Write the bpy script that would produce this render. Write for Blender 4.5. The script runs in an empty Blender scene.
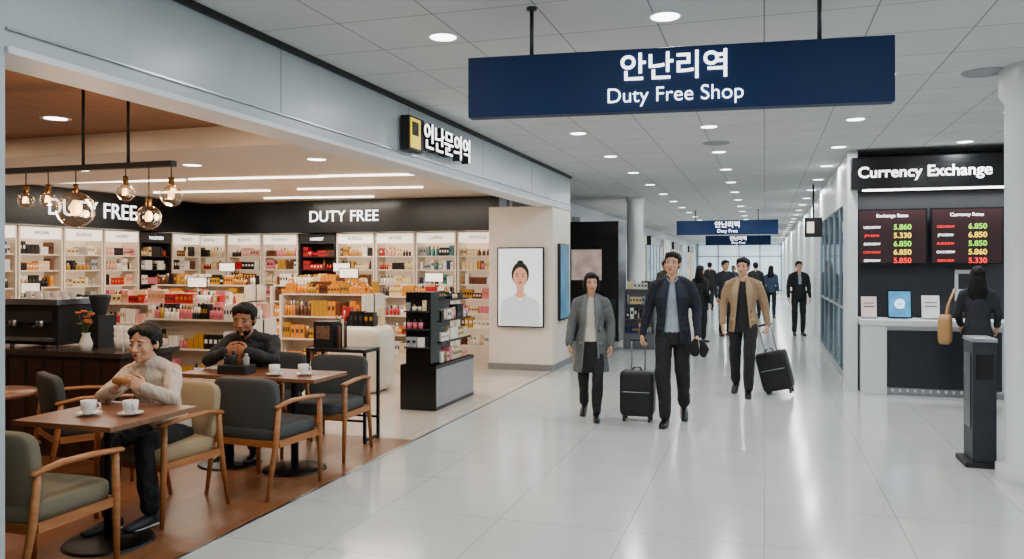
import bpy, math, random
from mathutils import Vector, Matrix, Euler, noise
from mathutils.bvhtree import BVHTree
V=Vector
S=bpy.context.scene
COL=S.collection
def lin(h):
    h=h.lstrip('#'); r=[int(h[i:i+2],16)/255 for i in (0,2,4)]
    return tuple((c/12.92 if c<=0.04045 else ((c+0.055)/1.055)**2.4) for c in r)
MATS={}
def M(name,hexc='#888888',rough=.5,metal=0,em=0,emc=None,var=.06,vs=6,bump=0,bs=40,stretch=(1,1,1),spec=.5,coat=0,sss=0,fold=0):
    if name in MATS: return MATS[name]
    m=bpy.data.materials.new(name); m.use_nodes=True; nt=m.node_tree; b=nt.nodes['Principled BSDF']
    c=lin(hexc)
    b.inputs['Roughness'].default_value=rough; b.inputs['Metallic'].default_value=metal
    b.inputs['Specular IOR Level'].default_value=spec; b.inputs['Coat Weight'].default_value=coat
    if sss:
        b.inputs['Subsurface Weight'].default_value=sss; b.inputs['Subsurface Radius'].default_value=(1,.35,.2); b.inputs['Subsurface Scale'].default_value=.01
    tc=nt.nodes.new('ShaderNodeTexCoord'); mp=nt.nodes.new('ShaderNodeMapping'); mp.inputs['Scale'].default_value=stretch
    nt.links.new(tc.outputs['Object'],mp.inputs[0])
    n=nt.nodes.new('ShaderNodeTexNoise'); n.inputs['Scale'].default_value=vs; n.inputs['Detail'].default_value=3
    nt.links.new(mp.outputs[0],n.inputs['Vector'])
    r=nt.nodes.new('ShaderNodeValToRGB')
    r.color_ramp.elements[0].position=.3; r.color_ramp.elements[1].position=.7
    r.color_ramp.elements[0].color=tuple(max(0,x*(1-var)) for x in c)+(1,)
    r.color_ramp.elements[1].color=tuple(min(1,x*(1+var)) for x in c)+(1,)
    nt.links.new(n.outputs['Fac'],r.inputs[0]); nt.links.new(r.outputs[0],b.inputs['Base Color'])
    if em:
        b.inputs['Emission Color'].default_value=(lin(emc) if emc else c)+(1,); b.inputs['Emission Strength'].default_value=em
    last=None
    if fold:
        n3=nt.nodes.new('ShaderNodeTexNoise'); n3.inputs['Scale'].default_value=9; n3.inputs['Detail'].default_value=2; n3.inputs['Distortion'].default_value=1.2
        mp3=nt.nodes.new('ShaderNodeMapping'); mp3.inputs['Scale'].default_value=(1.3,1.3,.7); nt.links.new(tc.outputs['Object'],mp3.inputs[0]); nt.links.new(mp3.outputs[0],n3.inputs['Vector'])
        b3=nt.nodes.new('ShaderNodeBump'); b3.inputs['Strength'].default_value=fold; b3.inputs['Distance'].default_value=.05
        nt.links.new(n3.outputs['Fac'],b3.inputs['Height']); last=b3; nt.links.new(b3.outputs[0],b.inputs['Normal'])
    if bump:
        n2=nt.nodes.new('ShaderNodeTexNoise'); n2.inputs['Scale'].default_value=bs; nt.links.new(mp.outputs[0],n2.inputs['Vector'])
        bp=nt.nodes.new('ShaderNodeBump'); bp.inputs['Strength'].default_value=bump; bp.inputs['Distance'].default_value=.01
        if last: nt.links.new(last.outputs[0],bp.inputs['Normal'])
        nt.links.new(n2.outputs['Fac'],bp.inputs['Height']); nt.links.new(bp.outputs[0],b.inputs['Normal'])
    MATS[name]=m; return m
def tilemat(name,c1,c2,cm,w,h,mortar,rough,offset=0,wood=False,spec=.5,rot=0,bmp=.25):
    m=bpy.data.materials.new(name); m.use_nodes=True; nt=m.node_tree; b=nt.nodes['Principled BSDF']
    tc=nt.nodes.new('ShaderNodeTexCoord'); mp=nt.nodes.new('ShaderNodeMapping'); mp.inputs['Rotation'].default_value=(0,0,rot)
    nt.links.new(tc.outputs['Object'],mp.inputs[0])
    br=nt.nodes.new('ShaderNodeTexBrick'); br.offset=offset; br.squash=1
    br.inputs['Scale'].default_value=1; br.inputs['Brick Width'].default_value=w; br.inputs['Row Height'].default_value=h
    br.inputs['Mortar Size'].default_value=mortar; br.inputs['Mortar Smooth'].default_value=.1
    br.inputs['Color1'].default_value=lin(c1)+(1,); br.inputs['Color2'].default_value=lin(c2)+(1,); br.inputs['Mortar'].default_value=lin(cm)+(1,)
    nt.links.new(mp.outputs[0],br.inputs['Vector'])
    n=nt.nodes.new('ShaderNodeTexNoise'); n.inputs['Scale'].default_value=3; n.inputs['Detail'].default_value=5
    mp2=nt.nodes.new('ShaderNodeMapping'); nt.links.new(mp.outputs[0],mp2.inputs[0])
    if wood: mp2.inputs['Scale'].default_value=(1,14,1)
    nt.links.new(mp2.outputs[0],n.inputs['Vector'])
    mx=nt.nodes.new('ShaderNodeMixRGB'); mx.blend_type='MULTIPLY'; mx.inputs[0].default_value=.5 if wood else .15
    nt.links.new(br.outputs['Color'],mx.inputs[1]); nt.links.new(n.outputs['Fac'],mx.inputs[2])
    nt.links.new(mx.outputs[0],b.inputs['Base Color'])
    b.inputs['Roughness'].default_value=rough; b.inputs['Specular IOR Level'].default_value=spec
    bp=nt.nodes.new('ShaderNodeBump'); bp.inputs['Strength'].default_value=bmp; bp.inputs['Distance'].default_value=.003; bp.invert=True
    nt.links.new(br.outputs['Fac'],bp.inputs['Height']); nt.links.new(bp.outputs[0],b.inputs['Normal'])
    MATS[name]=m; return m
class MB:
    def __init__(s): s.v=[];s.f=[];s.m=[];s.s=[];s.mats=[];s.M=Matrix()
    def add(s,vs,fs,mat,smooth=False):
        o=len(s.v)
        if mat not in s.mats: s.mats.append(mat)
        k=s.mats.index(mat)
        for p in vs: s.v.append(s.M@V(p))
        for f in fs: s.f.append([i+o for i in f]); s.m.append(k); s.s.append(smooth)
    def box(s,c,d,mat,rot=None):
        x,y,z=d[0]/2,d[1]/2,d[2]/2
        vs=[V(p) for p in ((-x,-y,-z),(x,-y,-z),(x,y,-z),(-x,y,-z),(-x,-y,z),(x,-y,z),(x,y,z),(-x,y,z))]
        if rot: R=Euler(rot).to_matrix(); vs=[R@p for p in vs]
        s.add([p+V(c) for p in vs],[(0,3,2,1),(4,5,6,7),(0,1,5,4),(1,2,6,5),(2,3,7,6),(3,0,4,7)],mat)
    def bb(s,x0,x1,y0,y1,z0,z1,mat): s.box(((x0+x1)/2,(y0+y1)/2,(z0+z1)/2),(x1-x0,y1-y0,z1-z0),mat)
    def tube(s,pts,rad,mat,seg=14,side=None,cap=True,smooth=True):
        pts=[V(p) for p in pts]; n=len(pts)
        if not isinstance(rad,(list,tuple)): rad=[rad]*n
        rad=[(r,r) if not isinstance(r,(list,tuple)) else r for r in rad]
        rings=[]
        for i in range(n):
            t=(pts[min(i+1,n-1)]-pts[max(i-1,0)]).normalized()
            sd=V(side) if side is not None else V((1,0,0))
            if abs(sd.normalized().dot(t))>.93: sd=V((0,1,0)) if abs(t.y)<.9 else V((0,0,1))
            sd=(sd-t*sd.dot(t)).normalized(); u=t.cross(sd)
            a,b=rad[i]
            if i==0 and cap:
                for k in (.96,.8,.5): q=math.sqrt(1-k*k); rings.append((pts[0]-t*min(a,b)*k,sd,u,a*q,b*q))
            rings.append((pts[i],sd,u,a,b))
            if i==n-1 and cap:
                for k in (.5,.8,.96): q=math.sqrt(1-k*k); rings.append((pts[i]+t*min(a,b)*k,sd,u,a*q,b*q))
        vs=[];fs=[]
        for c,sd,u,a,b in rings:
            for j in range(seg):
                an=2*math.pi*j/seg; vs.append(c+sd*(a*math.cos(an))+u*(b*math.sin(an)))
        for i in range(len(rings)-1):
            for j in range(seg):
                k=(j+1)%seg; fs.append((i*seg+j,i*seg+k,(i+1)*seg+k,(i+1)*seg+j))
        fs.append(tuple(range(seg))[::-1]); o=(len(rings)-1)*seg; fs.append(tuple(o+j for j in range(seg)))
        s.add(vs,fs,mat,smooth)
    def cyl(s,p0,p1,r,mat,seg=16,r1=None): s.tube([p0,p1],[r,r if r1 is None else r1],mat,seg,cap=False)
    def ell(s,c,r,mat,rot=None,seg=16,rings=10,e=1,bend=0,smooth=True):
        if not isinstance(r,(list,tuple)): r=(r,r,r)
        R=Euler(rot).to_matrix() if rot else None
        pw=lambda x: math.copysign(abs(x)**e,x)
        vs=[];fs=[]
        for i in range(rings+1):
            ph=-math.pi/2+math.pi*i/rings
            if i==0 or i==rings: ph=math.copysign(math.pi/2-.02,ph)
            for j in range(seg):
                th=2*math.pi*(j+.5)/seg
                p=V((r[0]*pw(math.cos(ph))*pw(math.cos(th)),r[1]*pw(math.cos(ph))*pw(math.sin(th)),r[2]*pw(math.sin(ph))))
                p.y+=bend*p.x*p.x
                if R: p=R@p
                vs.append(p+V(c))
        for i in range(rings):
            for j in range(seg):
                k=(j+1)%seg; fs.append((i*seg+j,i*seg+k,(i+1)*seg+k,(i+1)*seg+j))
        fs.append(tuple(range(seg))[::-1]); o=rings*seg; fs.append(tuple(o+j for j in range(seg)))
        s.add(vs,fs,mat,smooth)
    def lathe(s,c,prof,mat,seg=24):
        c=V(c);vs=[];fs=[]
        for r,z in prof:
            for j in range(seg):
                a=2*math.pi*j/seg; vs.append(c+V((r*math.cos(a),r*math.sin(a),z)))
        for i in range(len(prof)-1):
            for j in range(seg):
                k=(j+1)%seg; fs.append((i*seg+j,i*seg+k,(i+1)*seg+k,(i+1)*seg+j))
        s.add(vs,fs,mat,True)
    def flat(s,c,rx,rz,mat,n=28,pts=None):
        c=V(c)
        if pts is None: pts=[(rx*math.cos(2*math.pi*i/n),rz*math.sin(2*math.pi*i/n)) for i in range(n)]
        s.add([c+V((a,0,b)) for a,b in pts],[tuple(range(len(pts)))],mat)
    def mesh(s,name):
        me=bpy.data.meshes.new(name); me.from_pydata([tuple(p) for p in s.v],[],s.f)
        for m in s.mats: me.materials.append(m)
        me.polygons.foreach_set('material_index',s.m); me.polygons.foreach_set('use_smooth',s.s); me.update(); return me
    def obj(s,name,loc=(0,0,0),rz=0,parent=None,bevel=0,rot=None):
        return put(s.mesh(name),name,loc,rz,parent,bevel,rot)
def put(me,name,loc=(0,0,0),rz=0,parent=None,bevel=0,rot=None):
    o=bpy.data.objects.new(name,me); COL.objects.link(o); o.location=loc
    o.rotation_euler=rot if rot else (0,0,math.radians(rz))
    if parent: o.parent=parent
    if bevel:
        b=o.modifiers.new('bevel','BEVEL'); b.width=bevel; b.segments=2; b.limit_method='ANGLE'; b.angle_limit=math.radians(50)
    return o
def empty(name,loc=(0,0,0),rz=0):
    o=bpy.data.objects.new(name,None); o.empty_display_size=.1; COL.objects.link(o); o.location=loc; o.rotation_euler=(0,0,math.radians(rz)); return o
def text(body,size,mat,loc,rot=(90,0,0),parent=None,name='lettering',ext=.004,align='CENTER',off=0,sx=1,space=1):
    c=bpy.data.curves.new(name,'FONT'); c.body=body; c.size=size; c.extrude=ext; c.align_x=align; c.align_y='CENTER'; c.offset=off; c.space_line=space
    c.materials.append(mat); o=bpy.data.objects.new(name,c); COL.objects.link(o); o.location=loc; o.rotation_euler=[math.radians(a) for a in rot]; o.scale=(sx,1,1)
    if parent: o.parent=parent
    return o
def area(name,loc,size,power,col=(1,1,1),shape='DISK',rot=(0,0,0),parent=None,sy=None):
    l=bpy.data.lights.new(name,'AREA'); l.shape=shape; l.size=size; l.energy=power; l.color=col
    if sy: l.size_y=sy
    o=bpy.data.objects.new(name,l); COL.objects.link(o); o.location=loc; o.rotation_euler=rot
    if parent: o.parent=parent
    return o
# ---------------- materials
white=M('painted_white','#d6dadc',.45,var=.02); cool=M('panel_coolgrey','#abb6bc',.32,var=.03); black=M('black_gloss','#08090b',.25,var=.1)
blackm=M('black_matte','#101012',.6,var=.1); dkgrey=M('dark_grey','#22262c',.5); metal=M('brushed_metal','#a9adb2',.3,1); blackmetal=M('black_metal','#0c0c0c',.4,.6)
wood=M('walnut_table','#7a4f35',.3,var=.3,vs=5,stretch=(1,12,1)); oak=M('oak_frame','#9c6232',.4,var=.2,vs=8,stretch=(1,1,6)); dkwood=M('dark_wood','#33221a',.4,var=.25,vs=5,stretch=(1,1,10))
olive=M('olive_fabric','#6b6450',.85,bump=.3,bs=300); greyf=M('charcoal_fabric','#3a3d3d',.75,bump=.3,bs=300); beige=M('beige_fabric','#998666',.85,bump=.3,bs=300)
cup=M('white_ceramic','#e9e7e2',.15,var=.01); coffee=M('coffee','#3a1d0e',.2)
navy=M('sign_navy','#03244f',.5,var=.04,spec=.25); ltxt=M('lit_white','#ffffff',.4,em=3.0); signb=M('sign_black','#050608',.3)
floorm=tilemat('polished_tile','#c9ccc8','#c4c8c5','#949a99',.8,.8,.003,.15,spec=.75,bmp=.12)
woodfl=tilemat('wood_planks','#9b6640','#835434','#42281a',1.3,.13,.003,.3,offset=.37,wood=True,rot=math.radians(90))
ceilm=tilemat('ceiling_tile','#d0d4d5','#cbd0d2','#83898c',.62,.62,.005,.8,bmp=.15)
shopfl=tilemat('shop_tile','#d8ccbc','#d3c7b7','#a0968a',.8,.8,.003,.08,spec=.7)
cafeceil=M('cafe_ceiling_wood','#8a5f3e',.6,var=.2,vs=3,stretch=(14,1,1)); warmwhite=M('warm_white','#e2d6c6',.5,var=.02)
def shell(name,x0,x1,y0,y1,z0,z1,mat,bevel=0):
    b=MB(); b.bb(x0,x1,y0,y1,z0,z1,mat); return b.obj(name,(0,0,0),bevel=bevel)
CZ=3.08
shell('floor',-3.06,7,-4,56,-.1,0,floorm)
shell('floor_cafe',-10.3,-3.06,1.9,6.75,-.1,0,woodfl)
shell('floor_shop',-10.3,-3.06,6.75,56,-.1,0,shopfl)
shell('trim_floor_edge',-3.075,-3.045,2.6,11.7,0,.004,metal)
shell('ceiling',-3.06,7,-4,56,CZ,CZ+.1,ceilm)
shell('ceiling_cafe',-10.3,-3.3,1.9,5.7,2.78,2.9,cafeceil)
b=MB(); b.bb(-10.3,-3.3,5.7,7.6,2.6,2.9,warmwhite); b.obj('ceiling_bulkhead',bevel=.01)
shell('ceiling_shop',-10.3,-3.3,7.6,12.9,2.74,2.9,warmwhite)
shell('ceiling_far',-10.3,-3.06,12.9,56,CZ,CZ+.1,ceilm)
shell('wall_left',-3.3,-3.06,-4,2.58,0,CZ,cool)
b=MB(); b.bb(-3.3,-3.06,2.58,12.9,2.52,CZ-.04,cool)
b.bb(-3.055,-3.045,2.58,12.9,2.60,2.612,metal)
b.bb(-3.31,-3.04,2.58,12.9,2.50,2.53,white)
b.bb(-3.07,-3.03,-4,12.9,CZ-.04,CZ-.002,blackm)
for y in (4.6,6.6,8.6,10.6): b.bb(-3.062,-3.0585,y,y+.006,2.615,CZ-.04,M('seam_grey','#6a747a'))
b.obj('wall_header')
shell('wall_back',-10.4,-10.15,1.9,12.9,0,2.9,warmwhite)
shell('wall_cafe_side',-10.4,-3.3,1.7,1.9,0,2.9,dkwood)
shell('wall_shop_end',-10.3,-4.06,12.72,12.9,0,2.9,warmwhite)
b=MB(); b.bb(-4.08,-3.06,11.75,12.9,0,2.51,M('panel_warmwhite','#e6dacb',.3,var=.02)); b.bb(-4.09,-3.05,11.74,12.91,0,.1,metal); b.obj('wall_pier')
shell('wall_far_left',-4.5,-4.3,17.9,56,0,CZ,white)
shell('wall_right',6.9,7.1,-4,56,0,CZ,white)
shell('wall_right_pier',1.1,1.5,17.0,56,0,CZ,white)
fe=empty('window_1',(0,54,0)); b=MB(); sky=M('daylight_glass','#b9cdd8',.2,em=.75,emc='#c3dbe6',var=.25,vs=1)
b.bb(-4.2,1.1,.1,.15,0,CZ,sky); alu=M('aluminium','#7f8a92',.4,.5)
for i in range(5): b.bb(-4.2+i*1.3,-4.13+i*1.3,0,.1,0,CZ,alu)
for z in (0,2.2,2.95): b.bb(-4.2,1.1,0,.1,z,z+.06,alu)
b.obj('glazing',parent=fe)
# ---------------- ceiling fixtures
dl=M('downlight_glow','#ffffff',.4,em=9)
ring=MB(); ring.lathe((0,0,0),[(.085,-.001),(.105,-.006),(.115,0)],white); ring.lathe((0,0,0),[(.0005,-.002),(.085,-.002)],dl); rme=ring.mesh('recessed_downlight')
for xi,x in enumerate((-1.98,-.56,.88,2.28,4.4)):
    for yi in range(-2,25):
        y=4.8+yi*1.97
        if x>1 and y>10.9: continue
        e=put(rme,'recessed_downlight',(x,y,CZ-.001))
        if yi<5 or (yi%2==0 and yi<13) or yi%4==0: area('lamp',(0,0,-.02),.17,15*(1 if yi<5 else 2 if yi<13 else 4.5),(.93,.97,1),parent=e)
for x in (-4.0,-5.4,-6.8,-8.2):
    for y in (3.2,5.0):
        e=put(rme,'recessed_downlight',(x,y,2.779)); area('lamp',(0,0,-.02),.15,8,(1,.68,.42),parent=e)
    e=put(rme,'recessed_downlight',(x,6.6,2.599)); area('lamp',(0,0,-.02),.15,8,(1,.84,.66),parent=e)
strip=M('strip_glow','#fff4e4',.4,em=6)
for i,(x,y,a) in enumerate([(-8.2,8.6,8),(-6.2,8.8,8),(-8.0,10.2,8),(-5.6,10.4,8),(-7,11.6,8),(-4.4,9.0,8)]):
    b=MB(); b.box((0,0,0),(1.9,.04,.02),strip); o=b.obj('linear_ceiling_light',(x,y,2.728),a); area('lamp',(0,0,-.03),1.8,38,(1,.87,.73),'RECTANGLE',parent=o,sy=.2)
b=MB(); b.lathe((0,0,0),[(.0,-.008),(.1,-.008),(.15,-.012),(.16,0)],M('speaker_grille','#8f969a',.6)); sp=b.mesh('ceiling_speaker')
put(sp,'ceiling_speaker',(1.6,6.9,CZ)); put(sp,'ceiling_speaker',(-.55,9.9,CZ))
# ---------------- hanging signs
def hsign(name,loc,rz,w,h,t1,t2,rods=(-.8,.8)):
    e=empty(name,loc,rz); b=MB(); b.box((0,0,0),(w,.09,h),navy); b.obj('board',parent=e,bevel=.004)
    b=MB()
    for r in rods: b.cyl((r,0,h/2),(r,0,CZ-loc[2]),.012,dkgrey,10); b.cyl((r,0,CZ-loc[2]-.015),(r,0,CZ-loc[2]),.03,dkgrey,12)
    b.obj('rods',parent=e)
    text(t1,h*.47,ltxt,(.02,-.05,h*.17 if t2 else 0),parent=e,name='lettering_korean',off=.002)
    if t2: text(t2,h*.335,ltxt,(.02,-.05,-h*.255),parent=e,name='lettering_english',off=-.001)
    return e
hsign('hanging_direction_sign',(-.495,4.485,2.628),5.7,2.29,.345,'안난리역','Duty Free Shop',(-.78,.78))
hsign('hanging_direction_sign',(-.95,21.9,2.62),0,2.6,.38,'안난리역','Duty Free')
hsign('hanging_direction_sign',(-1.0,33,2.62),0,2.5,.38,'안난리역','Duty Free')
e=empty('storefront_sign',(-3.03,7.15,2.775))
b=MB(); b.bb(-.01,.07,-.75,-.43,-.15,.15,blackm); b.bb(.07,.08,-.73,-.53,-.13,.13,M('yellow_sign','#e8c800',.4,em=.9)); b.bb(.08,.085,-.71,-.58,-.02,.10,blackm); b.obj('logo_box',parent=e)
text('언난문의역',.265,blackm,(.045,.13,0),(90,0,90),e,'letter_backs',.04,off=.006)
text('언난문의역',.265,ltxt,(.09,.13,0),(90,0,90),e,'lettering',.004)
# ---------------- shop shelving
pal=[M('product_'+n,h,.35,var=.05) for n,h in [('cream','#e2c896'),('white','#ece8e0'),('red','#b00c16'),('rose','#d4707e'),('amber','#d8851a'),('brown','#5e3016'),('black','#0b0b0d'),('navy','#12275c'),('teal','#2a747c'),('silver','#9ba0a4'),('gold','#b58420'),('blush','#dda492')]]
dots=M('label_print','#3c3430',.5)
def products(b,x0,x1,y,z,dep,rng,P,hmax=.17,wmin=.03,wmax=.075):
    x=x0+.01
    while x<x1-.05:
        m=rng.choice(P); w=rng.uniform(wmin,wmax); h=rng.uniform(.5,1)*hmax; n=rng.choice((1,2,3,4)); ty=rng.random(); lb=rng.choice((pal[1],dots,pal[10],pal[6],None))
        for k in range(n):
            if x+w>x1-.01: break
            if ty<.65:
                b.box((x+w/2,y+dep/2,z+h/2),(w*.9,dep,h),m)
                if lb: b.box((x+w/2,y-.001,z+h*.55),(w*.55,.003,h*.28),lb)
            else:
                b.cyl((x+w/2,y+w/2,z),(x+w/2,y+w/2,z+h*.7),w*.42,m,8); b.cyl((x+w/2,y+w/2,z+h*.7),(x+w/2,y+w/2,z+h),w*.2,rng.choice((pal[6],pal[10],pal[1])),8)
            x+=w
        x+=rng.uniform(.0,.014)
backl=M('shelf_backlight','#e6d3b8',.5,em=.4,emc='#ffe0bc'); headl=M('shelf_header_glow','#fff6ea',.5,em=1.2,emc='#ffeeda'); shw=M('shelf_white','#dfd3c2',.4)
scr_dk=M('header_dark','#1a1a1c',.4)
brands=['ARTEMI','LUMEN','NOVELLE','DERMA','BEAUTE','VALENZO','HANBIT','AURELIA']
def bay(loc,rz,w,seed,dark=False,redd=False):
    rng=random.Random(seed); e=empty('cosmetics_shelf',loc,rz); b=MB(); fr=blackm if dark else shw
    b.bb(-w/2,w/2,.33,.36,0,2.17,M('dark_back','#2a1a18',.5,em=.03) if dark else backl)
    for x in (-w/2,w/2-.03): b.bb(x,x+.03,0,.33,0,2.17,fr)
    b.bb(-w/2+.03,w/2-.03,.02,.33,0,.3,fr); b.bb(-w/2+.03,w/2-.03,.0,.33,1.99,2.15,scr_dk if dark else headl)
    P=[pal[i] for i in ((2,2,2,2,5) if redd else rng.choice([(0,1,4,5,11,1),(1,3,11,2,6,0),(0,10,5,6,1),(1,9,7,8,6,1),(5,1,0,3,10),(5,4,1,0,6),(6,10,0,1,9)]))]
    for z in (.30,.58,.82,1.06,1.30,1.54,1.77):
        b.bb(-w/2+.03,w/2-.03,.03,.33,z-.02,z,fr)
        products(b,-w/2+.04,w/2-.04,.06,z,.12,rng,P,.18)
    b.obj('shelving_with_products',parent=e)
    text(brands[seed%8],.075,ltxt if dark else blackm,(0,-.005,2.07),parent=e,name='brand_lettering',ext=.001)
    return e
n=8; w=(10.1-4.1)/n
for i in range(n): bay((-10.1+w*(i+.5)+.0,12.34,0),0,w-.02,i+3,dark=(i in (3,)),redd=(i==3))
for i in range(9): bay((-10.12+.33,12.2-.75*(i+.5),0),90,.73,i+20,dark=(i==1))
b=MB(); b.bb(-10.1,-4.08,12.25,12.7,2.18,2.73,black); e=b.obj('fascia_sign'); text('DUTY FREE',.27,ltxt,(-6.9,12.24,2.45),parent=e)
b=MB(); b.bb(-10.14,-9.72,2.2,12.25,2.18,2.73,black); e=b.obj('fascia_sign'); text('DUTY FREE',.34,ltxt,(-9.71,9.7,2.44),(90,0,90),parent=e)
def gondola(name,loc,rz,L,D,Hh,seed,P,frame,levels,plinth=.3,topprod=True,sign=True):
    rng=random.Random(seed); e=empty(name,loc,rz); b=MB()
    b.bb(-L/2,L/2,-D/2,D/2,0,plinth,frame); b.bb(-L/2,L/2,-.015,.015,plinth,Hh,frame)
    for x in (-L/2,L/2-.03): b.bb(x,x+.03,-D/2+.04,D/2-.04,plinth,Hh-.02,frame)
    PP=[pal[i] for i in P]
    for k in range(levels+1):
        z=plinth+(Hh-plinth)*k/levels
        if 0<k: b.bb(-L/2,L/2,-D/2+.03*k,D/2-.03*k,z-.02,z,frame)
        if k==levels and not topprod: break
        hm=min(.22,(Hh-plinth)/levels*.85) if k<levels else .18
        for sgn in (1,-1):
            b.M=Matrix.Rotation(0 if sgn==1 else math.pi,4,'Z')
            products(b,-L/2+.04,L/2-.04,-D/2+.03*k+.02,z,.1,rng,PP,hm)
            if k==levels: products(b,-L/2+.04,L/2-.04,-.08,z,.07,rng,PP,hm)
        b.M=Matrix()
    if sign:
        b.cyl((L*.2,0,Hh),(L*.2,0,Hh+.22),.008,metal,8); b.box((L*.2,0,Hh+.28),(.3,.015,.14),blackm); b.box((L*.2,-.009,Hh+.28),(.28,.004,.12),headl)
    b.obj('shelving_with_products',parent=e); return e
gondola('display_gondola',(-7.7,9.0,0),4,2.0,.7,1.1,1,(3,2,1,0,11),shw,3)
gondola('display_gondola',(-5.75,9.9,0),0,1.3,.7,1.22,2,(4,4,10,5,4),shw,3)
gondola('display_gondola',(-8.6,10.9,0),0,1.8,.6,1.3,3,(5,4,1,10,6),shw,4)
gondola('display_gondola',(-6.3,8.0,0),0,1.5,.6,.98,4,(1,11,3,10,6,1),shw,2,sign=False)
gondola('display_gondola',(-8.8,7.5,0),0,1.6,.6,1.05,5,(2,3,1,7,11,1),shw,3)
gondola('display_gondola',(-6.6,11.1,0),0,1.6,.6,1.3,6,(4,10,5,0,1),shw,4)
gondola('display_gondola',(-4.9,11.0,0),0,1.1,.5,1.15,8,(2,0,4,6,1),shw,3)
e=empty('display_podium',(-4.95,9.25,0)); b=MB(); b.ell((0,0,.42),(.36,.3,.42),M('podium_white','#e6dccd',.25),e=.25,seg=32,rings=16)
products(b,-.3,.3,-.2,.84,.1,random.Random(9),[pal[i] for i in (2,4,5,6)],.2); products(b,-.3,.3,0,.84,.1,random.Random(19),[pal[i] for i in (2,4,5,0)],.3); b.obj('podium_with_products',parent=e)
e=empty('tower_display',(-3.66,8.75,0),90); b=MB(); rng=random.Random(7)
b.bb(-.6,.6,-.21,.21,0,.5,M('plinth_grey','#8b8d90',.3)); b.bb(-.61,-.59,-.215,.215,0,.5,black); b.bb(-.6,.6,-.215,.215,0,.04,black);b.bb(-.6,.6,-.215,.215,.46,.5,black)
b.bb(-.6,-.35,-.15,.15,.5,1.31,black); b.bb(-.35,.6,.1,.13,.5,1.2,black)
for z in (.5,.74,.98): b.bb(-.35,.6,-.18,.13,z-.02,z,blackm); products(b,-.33,.58,-.16,z,.1,rng,[pal[i] for i in (6,9,1,0,3,11)],.17)
b.bb(-.35,.6,-.15,.13,1.19,1.21,blackm); products(b,-.33,.58,-.1,1.21,.08,rng,[pal[i] for i in (6,9,0)],.1)
for z in (.7,.9,1.1): b.bb(-.68,-.6,-.14,.14,z-.01,z+.005,blackm)
b.M=Matrix.Rotation(-math.pi/2,4,'Z')
for z in (.705,.905,1.105): products(b,-.13,.13,-.67,z,.05,rng,[pal[i] for i in (1,9,0,3)],.12)
b.M=Matrix(); b.obj('tower_with_products',parent=e)
e=empty('advert_screen',(-3.55,11.71,1.275)); b=MB(); b.bb(-.37,.37,-.03,.01,-.61,.61,black); b.obj('bezel',parent=e)
pw=M('poster_light','#dfe6e8',.5,em=.85,emc='#dde6ea',var=.02); skinp=M('poster_skin','#c98f74',.6,em=.5,emc='#d89a80'); hairp=M('poster_hair','#17110f',.6); lipp=M('poster_lip','#a03c3a',.6,em=.3); clothp=M('poster_cloth','#c9d2d6',.6,em=.5)
b=MB(); b.box((0,-.032,0),(.7,.002,1.18),pw); b.flat((0,-.0345,.2),.14,.185,hairp); b.flat((0,-.035,.37),.055,.045,hairp)
b.flat((0,-.0355,-.08),0,0,skinp,pts=[(-.06,.16),(-.055,.0),(-.16,-.08),(.16,-.08),(.055,.0),(.06,.16)])
b.flat((0,-.036,-.3),0,0,clothp,pts=[(-.33,-.28),(-.3,.08),(-.15,.16),(-.07,.18),(0,.08),(.07,.18),(.15,.16),(.3,.08),(.33,-.28)])
b.flat((0,-.0365,.15),.112,.155,skinp)
for sx in (-1,1): b.flat((sx*.045,-.037,.17),.02,.009,hairp); b.flat((sx*.047,-.037,.205),.028,.006,hairp)
b.flat((0,-.037,.07),.032,.012,lipp); b.flat((0,-.037,.12),.016,.006,M('poster_shade','#a8705c',.6,em=.3)); b.obj('portrait',parent=e)
b=MB(); b.bb(-.005,.03,-.3,.3,-.6,.6,black); b.bb(.03,.035,-.27,.27,-.57,.57,M('blue_screen','#3b6f8c',.4,em=.5,var=.4,vs=3)); b.obj('digital_poster',(-3.045,12.35,1.35))
# ---------------- far left
e=empty('boutique_kiosk',(-3.5,17.3,0)); b=MB(); b.bb(-.75,.56,-.5,.5,0,2.55,black); b.bb(-.45,.2,-.52,-.5,1.3,1.95,M('kiosk_screen','#b09a90',.4,em=.6,var=.7,vs=4)); b.bb(-.7,.5,-.56,-.5,0,.9,dkgrey); b.obj('kiosk_body',parent=e)
b=MB(); b.lathe((0,0,0),[(.2,0),(.2,.12),(.18,.13),(.18,CZ-.1),(.2,CZ-.1),(.2,CZ)],white,32); b.obj('column',(-2.66,17.3,0))
for i in range(8):
    b=MB(); c=['#cfbf9f','#a8b8c2','#d6c69c','#9fb2be','#c4c4c0'][i%5]; b.bb(-.02,.1,-1.4,1.4,0,2.4,M('far_shop_%d'%(i%5),c,.4,em=.7,var=.7,vs=2.5)); b.bb(-.04,.14,-1.45,1.45,2.4,2.75,signb if i%2 else white)
    for k in range(4): b.bb(.1,.13,-1.4+k*.92,-1.36+k*.92,0,2.4,alu)
    b.obj('shopfront_window',(-4.25,19.8+i*4.1,0))
gondola('display_gondola',(-2.3,15.6,0),0,.6,.4,1.15,16,(9,1,7,6,0),M('gond_grey','#5c6066',.4),3,sign=False)
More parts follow.
